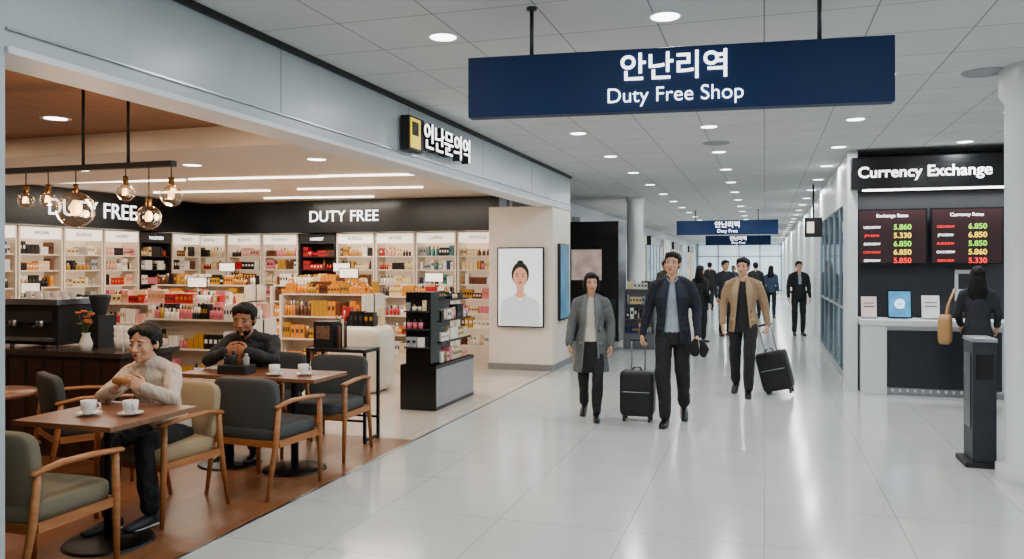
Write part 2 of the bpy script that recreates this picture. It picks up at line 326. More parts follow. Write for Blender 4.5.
# ---------------- right side
glass=bpy.data.materials.new('tinted_glass'); glass.use_nodes=True; nt=glass.node_tree; nt.nodes.clear(); out=nt.nodes.new('ShaderNodeOutputMaterial'); mx=nt.nodes.new('ShaderNodeMixShader'); tr=nt.nodes.new('ShaderNodeBsdfTransparent'); tr.inputs[0].default_value=(.85,.92,.94,1); gl=nt.nodes.new('ShaderNodeBsdfGlossy'); gl.inputs['Roughness'].default_value=.05; gl.inputs[0].default_value=(.8,.9,.95,1)
mx.inputs[0].default_value=.3; nt.links.new(tr.outputs[0],mx.inputs[1]); nt.links.new(gl.outputs[0],mx.inputs[2]); nt.links.new(mx.outputs[0],out.inputs[0])
e=empty('window_2',(1.08,0,0)); b=MB(); b.bb(0,.02,11.7,17,.1,2.45,glass); b.obj('glass',parent=e); b=MB()
for i in range(6): b.bb(-.02,.04,11.68+i*1.05,11.73+i*1.05,0,2.45,M('steel_frame','#8f9aa2',.35,.5))
b.bb(-.02,.04,11.68,16.98,0,.12,metal); b.bb(-.03,.2,11.67,16.98,2.45,CZ,white); b.bb(-.03,.05,11.67,16.98,1.0,1.03,metal); b.obj('frame',parent=e)
shell('wall_booth_side',1.02,1.14,11.1,11.66,0,CZ,white)
shell('wall_booth_back',1.14,6.9,11.6,11.75,0,CZ,M('booth_dark','#2a2d32',.4))
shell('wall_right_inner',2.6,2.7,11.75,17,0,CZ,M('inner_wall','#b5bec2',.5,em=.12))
e=empty('currency_exchange_sign',(2.5,11.02,2.77)); b=MB(); b.bb(-1.45,1.6,-.06,.5,-.2,.2,signb); b.obj('board',parent=e,bevel=.01); text('Currency Exchange',.19,ltxt,(-.62,-.065,.0),parent=e,off=.003)
b=MB(); b.bb(-1.3,1.5,.05,.12,-.215,-.2,dl); b.obj('added_fill_strip',parent=e); area('lamp',(0,.2,-.23),2.6,26,(.95,.97,1),'RECTANGLE',parent=e,sy=.15)  # glowing strip and area lamp added under the sign to brighten booth and counter
rd=M('led_red','#ff2222',.5,em=2); gr=M('led_green','#8ae03a',.5,em=1.8); yl=M('led_yellow','#ffd93a',.5,em=1.8)
for k,x in enumerate((1.58,2.44)):
    e=empty('exchange_rate_board',(x,11.4,1.98)); b=MB(); b.bb(-.41,.41,-.04,.04,-.36,.36,black); b.bb(-.39,.39,-.042,-.04,-.34,.34,M('led_panel','#2a0c10',.4))
    for r in range(5): b.bb(-.37,.37,-.044,-.042,.175-.115*r,.178-.115*r,dkgrey)
    b.bb(-.04,.04,.04,.2,-.05,.05,dkgrey); b.obj('panel',parent=e)
    text(('Exchange Rates','Currency Rates')[k],.06,ltxt,(0,-.045,.27),parent=e,name='title',ext=.001)
    for r in range(5):
        z=.12-.108*r; text(['USD/KRW','JPY/KRW','EUR/KRW','CNY/KRW','GBP/KRW'][r],.045,rd if (r+k)%2 else ltxt,(-.24,-.045,z),parent=e,name='row_label',ext=.001)
        text(['5.860','5.330','6.850','6.850','5.850'][(r+k*2)%5],.095,[gr,yl,gr,yl,rd][r],(.12,-.045,z),parent=e,name='row_value',ext=.001,off=.001)
e=empty('exchange_counter',(2.37,10.95,0)); b=MB(); b.bb(-1.22,1.6,-.12,.5,.86,.93,white); b.bb(-1.2,-.92,-.1,.48,0,.86,white); b.bb(-.92,1.55,-.02,.48,.0,.86,white); b.bb(-.92,.35,-.045,-.02,.09,.8,M('counter_dark','#20252c',.35)); b.bb(-.92,1.55,-.03,.45,0,.08,metal)
for i in range(14): b.box((-.85+i*.085,-.05,.06),(.03,.01,.04),white)
b.obj('counter_body',parent=e,bevel=.006)
e=empty('tablet_display',(1.62,11.05,.931)); b=MB(); b.box((0,.0,.19),(.28,.02,.36),black,rot=(-.12,0,0)); b.box((0,-.012,.19),(.25,.004,.32),M('tablet_glow','#3f83ad',.4,em=.9,var=.5,vs=9),rot=(-.12,0,0)); b.box((0,.05,.006),(.18,.16,.012),metal); b.cyl((0,.06,.01),(0,.02,.2),.012,metal); b.obj('tablet',parent=e)
text('@',.12,ltxt,(0,-.022,.2),parent=e,ext=.001)
def card(loc,w,h,c='#e8e8e6'):
    e=empty('leaflet_holder',loc); b=MB(); b.box((0,0,h/2+.02),(w,.008,h),M('card_'+c,c,.4,em=.15),rot=(-.15,0,0)); b.box((0,.01,.01),(w,.1,.02),metal)
    for k in range(4): b.box((0,-.008,h*.25+k*h*.17),(w*.7,.004,.008),dkgrey,rot=(-.15,0,0))
    b.obj('card',parent=e)
card((1.98,11.1,.931),.2,.28); card((1.27,11.08,.931),.18,.26,'#e0c9c4')
b=MB(); b.box((0,0,0),(.3,.01,.4),white); b.box((0,-.006,.05),(.22,.004,.2),dkgrey); b.obj('wall_notice',(2.5,11.59,1.35))
b=MB(); b.lathe((0,0,0),[(.36,0),(.36,.1),(.30,.13),(.30,CZ-.25),(.34,CZ-.2),(.34,CZ)],M('column_white','#c4c9cc',.3,var=.02),48); b.obj('column',(2.03,6.85,0))
e=empty('access_gate_post',(1.665,7.32,0)); b=MB(); b.box((0,0,.52),(.17,.3,.96),dkgrey); b.box((0,0,1.01),(.18,.32,.03),metal); b.box((-.02,0,.02),(.24,.36,.04),blackm); b.box((0,-.152,.8),(.12,.006,.2),black); b.box((-.088,0,.6),(.006,.2,.6),black); b.obj('post',parent=e,bevel=.01)
b=MB(); b.box((0,0,0),(.3,.08,.35),signb); b.box((-.05,-.042,0),(.12,.004,.2),headl); b.cyl((0,0,.17),(0,0,.78),.015,dkgrey,8); b.obj('blade_sign',(.85,15.5,2.3))
# ---------------- furniture
def chair_mesh(fab,tag):
    b=MB()
    b.ell((0,-.01,.43),(.26,.27,.06),fab,e=.35,seg=28,rings=12)
    b.ell((0,.24,.63),(.27,.04,.19),fab,e=.35,seg=32,rings=14,bend=-.35,rot=(-.12,0,0))
    for s in (-1,1):
        b.tube([(s*.28,-.25,0),(s*.285,-.24,.4),(s*.285,-.235,.63)],[.014,.021,.018],oak,10,cap=False)
        b.tube([(s*.26,.33,0),(s*.27,.25,.38),(s*.275,.225,.62)],[.013,.021,.018],oak,10,cap=False)
        b.tube([(s*.285,-.27,.635),(s*.29,-.1,.65),(s*.29,.1,.655),(s*.275,.25,.63)],[(.028,.013),(.03,.014),(.026,.014),(.02,.014)],oak,12,side=(1,0,0))
        b.box((s*.275,0,.37),(.022,.46,.045),oak)
    b.box((0,-.245,.37),(.54,.022,.045),oak); b.box((0,.25,.37),(.52,.022,.045),oak)
    return b.mesh('armchair_'+tag)
ch_o,ch_g,ch_b=chair_mesh(olive,'olive'),chair_mesh(greyf,'grey'),chair_mesh(beige,'beige')
put(ch_o,'dining_armchair',(-3.52,3.13,0),180)
put(ch_b,'dining_armchair',(-3.74,4.27,0),-6)
put(ch_g,'dining_armchair',(-3.45,5.02,0),176)
put(ch_g,'dining_armchair',(-3.55,6.02,0),3)
put(ch_g,'dining_armchair',(-4.2,6.08,0),0)
put(ch_g,'dining_armchair',(-4.85,4.75,0),150)
def table(name,loc,w,d,peds):
    b=MB(); b.box((0,0,.735),(w,d,.03),wood)
    for x in peds:
        b.cyl((x,0,.02),(x,0,.72),.03,blackmetal); b.lathe((x,0,0),[(.0,.03),(.05,.03),(.24,.015),(.25,0)],blackmetal,32); b.box((x,0,.71),(.3,.3,.02),blackmetal)
    return b.obj(name,loc,bevel=.004)
table('cafe_table',(-3.62,3.72,0),.68,.68,(0,)); table('cafe_table',(-3.83,5.5,0),1.25,.5,(-.3,.3))
b=MB(); b.lathe((0,0,0),[(0,.75),(.28,.75),(.28,.72),(0,.72)],wood,32); b.cyl((0,0,.02),(0,0,.72),.025,blackmetal); b.lathe((0,0,0),[(0,.03),(.2,.015),(.2,0)],blackmetal); b.obj('side_table',(-5.0,4.1,0))
def mug(loc,rz=0):
    e=empty('coffee_mug',loc,rz); b=MB(); b.lathe((0,0,0),[(.0,.006),(.045,.006),(.07,.016),(.072,.018),(.045,.010),(.0,.010)],cup)
    b.lathe((0,0,.01),[(.0,.0),(.028,.0),(.040,.03),(.043,.075),(.040,.075),(.037,.03),(0,.012)],cup); b.lathe((0,0,0),[(0,.07),(.04,.07)],coffee)
    b.tube([(.040,0,.07),(.062,0,.068),(.066,0,.045),(.038,0,.03)],.006,cup,8); b.obj('cup_and_saucer',parent=e)
mug((-3.67,3.62,.75),20); mug((-3.44,3.69,.75),-30); mug((-3.42,5.45,.75),0); mug((-3.62,5.36,.75),160)
e=empty('condiment_caddy',(-3.98,5.38,.75)); b=MB(); b.box((0,0,.035),(.26,.14,.07),blackm)
for i,(x,h,m) in enumerate([(-.09,.08,blackm),(-.03,.11,dkgrey),(.03,.07,pal[5]),(.09,.09,pal[9])]): b.cyl((x,0,.07),(x,0,.07+h*.7),.024,m,12); b.cyl((x,0,.07+h*.7),(x,0,.07+h),.014,m,10)
b.obj('bottles_and_tray',parent=e,bevel=.004)
e=empty('console_table',(-3.72,6.6,0)); b=MB(); b.box((0,0,.83),(.6,.3,.03),blackm)
for x in (-.29,.29):
    for y in (-.13,.13): b.box((x,y,.41),(.025,.025,.82),blackmetal)
    b.box((x,0,.03),(.025,.26,.025),blackmetal)
for y in (-.13,.13): b.box((0,y,.2),(.58,.02,.02),blackmetal)
b.obj('frame',parent=e)
e=empty('napkin_dispenser',(-3.83,6.6,.846)); b=MB(); b.box((-.05,0,.12),(.2,.18,.24),blackm); b.box((-.05,-.092,.14),(.14,.004,.12),M('menu_card','#7a5a48',.5,var=.4,vs=40))
for i in range(5): b.cyl((.1,-.06+i*.03,0),(.1,-.06+i*.03,.2+.03*(i%3)),.014,[pal[5],pal[6],pal[0]][i%3],8)
b.obj('dispenser',parent=e,bevel=.005)
e=empty('cafe_counter',(-5.85,5.55,0)); b=MB(); b.bb(-.95,.85,-.3,.3,0,.85,dkwood); b.bb(-1,.9,-.34,.34,.85,.89,M('counter_stone','#3d3531',.25))
for i in range(9): b.bb(-.95+i*.2,-.94+i*.2,-.306,-.3,.05,.82,blackm)
b.obj('counter_body',parent=e)
e=empty('espresso_machine',(-6.05,5.55,.891)); b=MB(); b.box((0,0,.2),(.62,.42,.34),blackm); b.box((0,-.02,.4),(.66,.44,.05),metal); b.box((0,-.22,.08),(.56,.08,.03),metal); b.box((0,-.215,.27),(.5,.02,.1),dkgrey)
for x in (-.15,.15): b.cyl((x,-.24,.24),(x,-.24,.19),.035,metal,14); b.tube([(x,-.24,.2),(x,-.32,.19)],.012,blackm,8)
for x in (-.26,.26):
    for y in (-.16,.16): b.cyl((x,y,0),(x,y,.04),.02,metal,8)
for i in range(6): b.lathe((-.25+i*.1,0,.425),[(.02,0),(.035,.06),(.031,.06),(.0,.01)],cup,12)
b.obj('machine_body',parent=e,bevel=.008)
e=empty('coffee_grinder',(-5.55,5.6,.891)); b=MB(); b.box((0,0,.14),(.16,.2,.28),blackm); b.lathe((0,0,.28),[(.05,0),(.09,.16),(.09,.18),(0,.18)],dkgrey,16); b.obj('grinder_body',parent=e)
e=empty('paper_cup_stack',(-5.15,5.5,.891)); b=MB()
for i in range(3):
    for k in range(3): b.lathe((i*.1-.1,0,k*.05),[(0,0),(.03,0),(.042,.1),(.038,.1),(0,.01)],cup,14)
b.obj('cups',parent=e)
e=empty('flower_vase',(-5.4,5.3,.891)); b=MB(); b.lathe((0,0,0),[(.0,0),(.04,0),(.055,.06),(.03,.13),(.035,.15)],cup,16); rng=random.Random(4); fl=M('orange_petals','#c8642e',.6,var=.3,vs=30); lf=M('leaf_green','#3f5a2e',.6)
for i in range(16):
    a=rng.uniform(0,6.28); r=rng.uniform(.02,.10); z=rng.uniform(.2,.34); p=(r*math.cos(a),r*math.sin(a)*.5,z); b.tube([(0,0,.12),(p[0]*.5,p[1]*.5,.2),p],.003,lf,5)
    for k in range(5): b.ell((p[0]+.014*math.cos(k*1.257),p[1]+.014*math.sin(k*1.257),p[2]),(.014,.014,.009),fl if i%3 else lf,seg=8,rings=5)
b.obj('bouquet',parent=e)
gm=bpy.data.materials.new('amber_glass'); gm.use_nodes=True; nt=gm.node_tree; nt.nodes.clear(); out=nt.nodes.new('ShaderNodeOutputMaterial'); mx=nt.nodes.new('ShaderNodeMixShader'); tr=nt.nodes.new('ShaderNodeBsdfTransparent'); tr.inputs[0].default_value=(1,.93,.84,1); gl=nt.nodes.new('ShaderNodeBsdfGlossy'); gl.inputs['Roughness'].default_value=.02; gl.inputs[0].default_value=(1,.93,.85,1)
lw=nt.nodes.new('ShaderNodeLayerWeight'); lw.inputs[0].default_value=.3; nt.links.new(lw.outputs['Facing'],mx.inputs[0]); nt.links.new(tr.outputs[0],mx.inputs[1]); nt.links.new(gl.outputs[0],mx.inputs[2]); nt.links.new(mx.outputs[0],out.inputs[0])
fil=M('filament_glow','#ffb050',.4,em=22,emc='#ffb060'); bulbg=M('bulb_glow','#ffd9a0',.4,em=3,emc='#ffc98a')
e=empty('pendant_light',(-4.24,4.1,2.235)); b=MB(); b.box((0.04,0,0),(1.42,.05,.035),blackm)
for x in (.04,.4): b.cyl((x,0,0),(x,0,.54),.01,blackm,8)
g=MB()
for x,dz,r in ((-.44,-.20,.05),(-.25,-.20,.05),(-.02,-.27,.115),(.38,-.17,.055),(.56,-.33,.075),(.73,-.20,.065)):
    b.cyl((x,0,-.01),(x,0,dz+r+.04),.004,blackm,6); b.cyl((x,0,dz+r-.005),(x,0,dz+r+.05),.018,M('brass','#7a5a30',.3,.9),12)
    g.lathe((x,0,dz),[(r*math.sin(t*math.pi/12)+.0005,-r*math.cos(t*math.pi/12)) for t in range(0,12)],gm,24)
    b.ell((x,0,dz+.1*r),(r*.3,r*.3,r*.45),bulbg,seg=12,rings=8)
    b.tube([(x-.012,-.012,dz-.3*r),(x-.006,-.012,dz+.4*r),(x+.006,-.012,dz-.3*r),(x+.012,-.012,dz+.4*r)],.003,fil,6)
b.obj('bar_and_cords',parent=e); g.obj('glass_globes',parent=e)
for x in (-.2,.15,.68):
    l=bpy.data.lights.new('bulb','POINT'); l.energy=9; l.color=(1,.66,.38); l.shadow_soft_size=.06; o=bpy.data.objects.new('bulb',l); COL.objects.link(o); o.parent=e; o.location=(x,.0,-.33)
# ---------------- people
def remesh(b,name,vox,smooth=3,mats=None,fn=None,wr=0,wf=(9,9,5),disp=None):
    o=b.obj('tmp'); md=o.modifiers.new('r','REMESH'); md.mode='VOXEL'; md.voxel_size=vox
    sm=o.modifiers.new('s','SMOOTH'); sm.factor=.5; sm.iterations=smooth
    dg=bpy.context.evaluated_depsgraph_get(); me=bpy.data.meshes.new_from_object(o.evaluated_get(dg)); bpy.data.objects.remove(o)
    me.name=name; me.materials.clear()
    for m in mats: me.materials.append(m)
    if wr or disp:
        co=[v.co.copy() for v in me.vertices]; no=[v.normal.copy() for v in me.vertices]; outl=[]
        for p,q in zip(co,no):
            if disp: p=disp(p,q)
            if wr: p=p+q*(wr*(noise.noise(V((p.x*wf[0],p.y*wf[1],p.z*wf[2])))+.6*noise.noise(V((p.x*wf[0]*2.3+5,p.y*wf[1]*2.3,p.z*wf[2]*3.2)))))
            outl+=[p.x,p.y,p.z]
        if fn: idx=[fn(sum((co[i] for i in f.vertices),V())/len(f.vertices)) for f in me.polygons]
        me.vertices.foreach_set('co',outl)
    elif fn: idx=[fn(f.center) for f in me.polygons]
    me.polygons.foreach_set('material_index',idx if fn else [0]*len(me.polygons))
    me.polygons.foreach_set('use_smooth',[True]*len(me.polygons)); me.update(); return me
def hand(b,w,d,n,t,curl,s,m):
    w,d,t=V(w),V(d).normalized(),V(t); t=(t-d*t.dot(d)).normalized(); n=V(n); n=(n-d*n.dot(d)-t*n.dot(t)).normalized()
    b.tube([w-d*.02*s,w+d*.015*s,w+d*.05*s,w+d*.088*s],[(.022*s,.018*s),(.028*s,.018*s),(.038*s,.016*s),(.039*s,.012*s)],m,14,side=t)
    L=[.072,.08,.074,.058]
    for i in range(4):
        p=w+d*(.088-.006*abs(i-1.3))*s+t*(.031-.0205*i)*s; pts=[p-d*.015*s,p]; a=0
        for k,fr in enumerate((.45,.3,.25)):
            a+=curl*(.55,1.0,.7)[k]; p=p+(d*math.cos(a)+n*math.sin(a))*L[i]*fr*s; pts.append(p)
        b.tube(pts,[.009*s,.0095*s,.0088*s,.008*s,.007*s],m,10)
    p0=w+d*.02*s+t*.02*s; p1=p0+(d*.65+t*.7+n*.3).normalized()*.045*s; p2=p1+(d*.85+t*.15+n*.5).normalized()*.032*s; p3=p2+(d*.8-t*.1+n*.6).normalized()*.024*s
    b.tube([p0,p1,p2,p3],[.014*s,.0115*s,.010*s,.008*s],m,10)
hairm=M('hair_black','#0a0706',.6,var=.4,vs=60,stretch=(1,1,.15),bump=.15,bs=120,spec=.25); eyew=M('eye_white','#c8c2bb',.3); irism=M('eye_iris','#150c08',.15)
def head(b,MX,m):
    b.M=MX
    b.ell((0,.012,.03),(.074,.094,.086),m,seg=24,rings=16); b.ell((0,-.025,-.02),(.062,.064,.085),m,seg=24,rings=16)
    b.ell((0,-.03,-.068),(.05,.05,.04),m,seg=20,rings=12); b.ell((0,-.066,-.094),(.02,.018,.018),m)
    for s in (-1,1):
        b.ell((s*.036,-.056,-.03),(.025,.024,.026),m); b.ell((s*.076,.006,-.006),(.009,.019,.031),m,rot=(.15,0,s*-.3)); b.ell((s*.012,-.095,-.034),(.009,.01,.008),m)
        b.ell((s*.032,-.072,.024),(.024,.0135,.008),m)
    b.tube([(0,-.08,.014),(0,-.094,-.01),(0,-.105,-.03)],[.008,.009,.0125],m,12); b.ell((0,-.083,-.063),(.027,.014,.018),m)
    b.M=Matrix()
def face(b,MX,lipm,fem=False):
    b.M=MX
    for s in (-1,1):
        b.ell((s*.031,-.0785,.0),(.013,.009,.0050),eyew,seg=14,rings=10); b.ell((s*.031,-.0858,.0),(.0056,.0035,.0048),irism,seg=12,rings=8)
        b.tube([(s*.017,-.0845,.001),(s*.025,-.0885,.0055),(s*.037,-.087,.0055),(s*.046,-.080,.001)],.002,irism,8)
        b.tube([(s*.014,-.0885,.0245),(s*.030,-.0875,.0270),(s*.046,-.077,.0215)],[(.0018,.0026),(.002,.0028),(.0013,.0016)],hairm,8)
    b.tube([(-.021,-.092,-.0595),(-.008,-.0975,-.0565),(0,-.0975,-.058),(.008,-.0975,-.0565),(.021,-.092,-.0595)],[.0015,.0035,.0033,.0035,.0015],lipm,8)
    b.tube([(-.018,-.092,-.063),(0,-.097,-.0665),(.018,-.092,-.063)],[.0015,.0046,.0015],lipm,8)
    b.M=Matrix()
def hair(b,MX,style):
    b.M=MX
    b.ell((0,.027,.043),(.083,.099,.085),hairm,seg=24,rings=16); b.ell((0,.052,-.005),(.072,.06,.075),hairm)
    for s in (-1,1): b.ell((s*.068,.014,.035),(.017,.05,.05),hairm)
    if style=='short':
        b.ell((-.008,-.033,.082),(.064,.050,.036),hairm); b.ell((.035,-.042,.076),(.036,.036,.030),hairm); b.ell((-.045,-.036,.074),(.03,.042,.034),hairm)
        for i in range(6): b.tube([(-.045+i*.018,-.02,.095),(-.046+i*.018,-.066,.088),(-.056+i*.021,-.080,.060+.007*(i%3))],[.018,.013,.005],hairm,8)
    elif style=='bob':
        b.ell((0,-.045,.078),(.062,.045,.036),hairm)
        for s in (-1,1): b.tube([(s*.062,-.025,.07),(s*.08,-.012,.02),(s*.083,-.005,-.04),(s*.074,-.012,-.085)],[(.02,.03),(.018,.04),(.018,.042),(.012,.03)],hairm,12,side=(1,0,0))
        b.ell((0,.06,-.045),(.08,.055,.075),hairm)
    elif style=='tied':
        for s in (-1,1): b.ell((s*.036,-.03,.078),(.045,.052,.034),hairm,rot=(0,s*.35,0)); b.tube([(s*.045,-.055,.07),(s*.07,-.03,.04),(s*.077,.0,.0)],[.012,.012,.008],hairm,10)
        b.ell((0,.118,-.01),(.038,.032,.04),hairm)
    elif style=='long':
        b.ell((0,-.04,.08),(.06,.045,.034),hairm)
        b.tube([(0,.04,.06),(0,.07,-.06),(0,.09,-.18),(0,.085,-.33)],[(.082,.06),(.095,.06),(.11,.05),(.085,.03)],hairm,20,side=(1,0,0))
    b.M=Matrix()
def person(name,loc,rz,H,J,o):
    s=H/1.75; fem=o.get('fem',False); k=.9 if fem else 1
    D=dict(pelvis=(0,0,.94),waist=(0,0,1.1),chest=(0,-.01,1.28),neck=(0,.01,1.475),head=(0,-.015,1.625))
    for sd,x in (('R',-1),('L',1)):
        D['hip'+sd]=(x*.09,0,.92);D['kne'+sd]=(x*.095,-.01,.5);D['ank'+sd]=(x*.095,.02,.09);D['toe'+sd]=(x*.12,-1,0)
        D['sh'+sd]=(x*.178*k,.005,1.40);D['elb'+sd]=(x*.23*k,.03,1.13);D['wri'+sd]=(x*.245*k,-.06,.90)
        D['hd'+sd]=(0,-.15,-1);D['hn'+sd]=(-x,0,0);D['ht'+sd]=(0,-1,0);D['cu'+sd]=.45
    D.update(J); d={a:(V(c)*(s if a[:2] not in ('hd','hn','ht','to','cu') else 1) if isinstance(c,tuple) else c) for a,c in D.items()}
    E=empty(name,loc,rz); vb=o.get('vox',.009)
    b=MB(); lm=o['leg']; px=d['pelvis']
    b.ell(px+V((0,0,-.02*s)),(.152*s*(.97 if fem else 1),.11*s,.11*s),lm,seg=20,rings=12)
    lr=o.get('legr',1)
    for q in 'RL':
        h,kn,a=d['hip'+q],d['kne'+q],d['ank'+q]
        b.tube([h,h.lerp(kn,.35),kn,kn.lerp(a,.35),kn.lerp(a,.93)],[.086*s,.083*s*lr,.068*s*lr,.065*s*lr,.056*s*lr],lm,18)
    me=remesh(b,'trousers',vb,3,[lm],wr=.011*s); put(me,'trousers',parent=E)
    b=MB(); tm=o['top']; hem=o.get('hem',.84); hr=o.get('hemr',(.175,.125)); ch,wa,nk=d['chest'],d['waist'],d['neck']
    pts=[];rad=[]
    if not o.get('seated'): pts.append(V((px.x,px.y+.0,hem*s))); rad.append((hr[0]*s,hr[1]*s))
    else: pts.append(px+V((0,0,.0*s))); rad.append((.165*s,.125*s))
    g=o.get('girth',1); hg=o.get('hipg',1)
    for p,r in ((px+V((0,0,.03)),(.176*k*hg,.126*hg)),(wa,(.152*k*g,.114*g)),(ch,(.175*k*g,.122*g)),(ch.lerp(nk,.55),(.155*k,.098)),(nk+(ch-nk)*.08,(.066,.06))): pts.append(p); rad.append((r[0]*s,r[1]*s))
    sdv=(d['shL']-d['shR']).normalized(); b.tube(pts,rad,tm,24,side=sdv,cap=o.get('seated',False))
    b.tube([d['shR'],(d['shR']+d['shL'])/2+V((0,0,.012*s)),d['shL']],[.052*s,.06*s,.052*s],tm,14)
    b.tube([d['shR']*.8+nk*.2+V((0,0,.012*s)),nk+V((0,0,-.01*s)),d['shL']*.8+nk*.2+V((0,0,.012*s))],[.045*s,.062*s,.045*s],tm,14)
    ar=o.get('armr',1)
    for q in 'RL':
        A,B,C=d['sh'+q],d['elb'+q],d['wri'+q]
        b.tube([A,A.lerp(B,.25),A.lerp(B,.6),B,B.lerp(C,.5),B.lerp(C,.99)],[.055*s*ar,.059*s*ar,.055*s*ar,.050*s*ar,.046*s*ar,.038*s*ar],tm,16)
    wfn=o.get('wedge'); mats=[tm]+o.get('inner',[])
    xc,yc=px.x,px.y
    def fn(p):
        if not wfn: return 0
        z=p.z/s
        if p.y<yc-.03*s and abs(p.x-xc)<wfn(z)*s and z<1.5: return 1 if (z>.93 or len(mats)<3) else 2
        return 0
    def dp(p,n):
        if not wfn: return p
        z=p.z/s; a=abs(p.x-xc)/s
        if p.y<yc-.03*s and z<1.5 and a<wfn(z): return p+V((0,.018*s,0))
        return p
    me=remesh(b,'jacket',vb,3,mats,fn,wr=o.get('wr',.011)*s,disp=dp); put(me,'upper_garment',parent=E)
    if o.get('lapel'):
        bv=BVHTree.FromPolygons([v.co.copy() for v in me.vertices],[tuple(f.vertices) for f in me.polygons]); b=MB(); lm_=o['lapel']
        def py(x,z):
            h=bv.ray_cast(V((x,-1,z)),V((0,1,0))); return h[0].y if h[0] else None
        for sg in (-1,1):
            vs=[];N=14;zs=[1.475-i*(.39/N) for i in range(N+1)]; z=zs[-1]
            while z>hem+.03: z-=.04; zs.append(z)
            for i,z in enumerate(zs):
                wi=wfn(z)-.007; wd=(.024+.056*math.sin(min(1,(N-i)/N*1.25)*math.pi/2)*(1 if i>3 else .45+.12*i)) if i<N else .022
                for f in (0,.5,1):
                    x=sg*(wi+wd*f)*s; y=py(x if f else sg*(wi+.016)*s,z*s); y=y if y is not None else -.1*s
                    vs.append((x+xc,y-(.010-.005*f)*s,z*s))
            fs=[]
            for i in range(len(zs)-1):
                for c in range(2): q=(i*3+c,i*3+c+1,(i+1)*3+c+1,(i+1)*3+c); fs.append(q if sg<0 else q[::-1])
            b.add(vs,fs,lm_,True)
            zz=.98 if hem>.7 else .93; vs=[]
            for z_ in (zz,zz-.045):
                for i in range(4):
                    x=sg*(.095+.02*i)*s; y=py(x,z_*s); vs.append((x,(y if y is not None else -.1*s)-.006*s,z_*s))
            b.add(vs,[(i,i+1,i+5,i+4) for i in range(3)],lm_,True)
        x=(wfn(1.05)+.03)*s; y=py(x,1.05*s)
        if y is not None:
            for z_ in (1.06,.97): b.ell((x,y-.006,z_*s),(.009,.005,.009),blackm,seg=8,rings=6)
        ob=b.obj('lapels_and_pockets',parent=E); so=ob.modifiers.new('t','SOLIDIFY'); so.thickness=.004; so.offset=0
    yw,pi,ro=[math.radians(a) for a in o.get('head',(0,0,0))]
    hs=s*o.get('hs',1.0)*(.97 if fem else 1)
    MX=Matrix.Translation(d['head'])@Euler((pi,ro,yw)).to_matrix().to_4x4()@Matrix.Scale(hs,4)
    sk=o['skin']; b=MB(); head(b,MX,sk); nt_=MX@V((0,.02,-.06)); b.tube([nt_,nt_.lerp(nk,.6),nk+V((0,0,-.02*s))],[.052*s*k,.053*s*k,.062*s*k],sk,16)
    fv=o.get('hvox',.0045); me=remesh(b,'head',fv,2,[sk]); put(me,'head',parent=E)
    b=MB(); face(b,MX,o['lip'],fem); b.obj('face_features',parent=E)
    b=MB(); hair(b,MX,o['hair'])
    if o.get('beard'): b.M=MX; b.ell((0,-.028,-.079),(.052,.052,.036),hairm,seg=20,rings=12); b.M=Matrix()
    me=remesh(b,'hair',fv,2,[hairm],wr=.006,wf=(45,45,10)); put(me,'hair',parent=E)
    if o.get('collar'):
        b=MB(); c=nk
        for i in range(2):
            sg=(-1,1)[i]; b.tube([c+V((0,.06*s,.03*s)),c+V((sg*.058*s,.01,.02*s)),c+V((sg*.05*s,-.05*s,-.012*s)),c+V((sg*.022*s,-.085*s,-.04*s))],[(.006,.02*s)]*3+[(.005,.014*s)],o['collar'],10)
        b.obj('collar',parent=E)
    b=MB()
    for q in 'RL': hand(b,d['wri'+q],d['hd'+q],d['hn'+q],d['ht'+q],d['cu'+q],s*(.98 if fem else 1.06),sk)
    me=remesh(b,'hands',.0032 if vb<.01 else .004,1,[sk]); put(me,'hands',parent=E)
    b=MB(); sh=o['shoe']
    for q in 'RL':
        a=d['ank'+q]; f=d['toe'+q].normalized(); up=V((0,0,1)); up=(up-f*up.dot(f)).normalized(); r=f.cross(up).normalized()
        bs=a-up*.05*s
        b.tube([bs-f*.05*s,bs+f*.02*s,bs+f*.1*s-up*.008*s,bs+f*.17*s-up*.014*s],[(.036*s,.038*s),(.038*s,.04*s),(.044*s,.03*s),(.034*s,.022*s)],sh,16,side=r)
        b.tube([a-f*.008*s-up*.03*s,a+up*.03*s-f*.005*s],[.042*s,.036*s],sh,14)
        b.tube([bs-f*.06*s-up*.032*s,bs+f*.05*s-up*.032*s,bs+f*.12*s-up*.032*s,bs+f*.18*s-up*.032*s],[(.034*s,.009*s),(.034*s,.009*s),(.043*s,.009*s),(.030*s,.009*s)],o.get('sole',sh),14,side=r)
    b.obj('shoes',parent=E)
    return E
skA=M('skin_light','#cf9b7a',.5,var=.06,vs=30,sss=.15); skB=M('skin_tan','#a06a4b',.5,var=.06,vs=30,sss=.15); lipF=M('lip_rose','#983a38',.4); lipM=M('lip_tan','#8a5041',.5)
nv=M('navy_blazer','#0e1422',.8,bump=.15,bs=200,fold=.5); nvl=M('navy_lapel','#161e30',.85); shirt=M('pale_shirt','#96a3ad',.7,bump=.1,bs=120,fold=.5); drk=M('dark_trousers','#0d0e12',.8,bump=.15,bs=150,fold=.5); shoeB=M('black_leather','#0a0a0b',.3)
coat=M('grey_coat','#5d6162',.85,bump=.2,bs=180,fold=.6); coatl=M('coat_lapel','#6a6e70',.85); blouse=M('cream_blouse','#c2bbab',.7,fold=.5); tan=M('tan_blazer','#94795a',.8,bump=.15,bs=180,fold=.5); tanl=M('tan_lapel','#a28868',.85); blk=M('black_knit','#0c0d10',.8,bump=.15,bs=200,fold=.4)
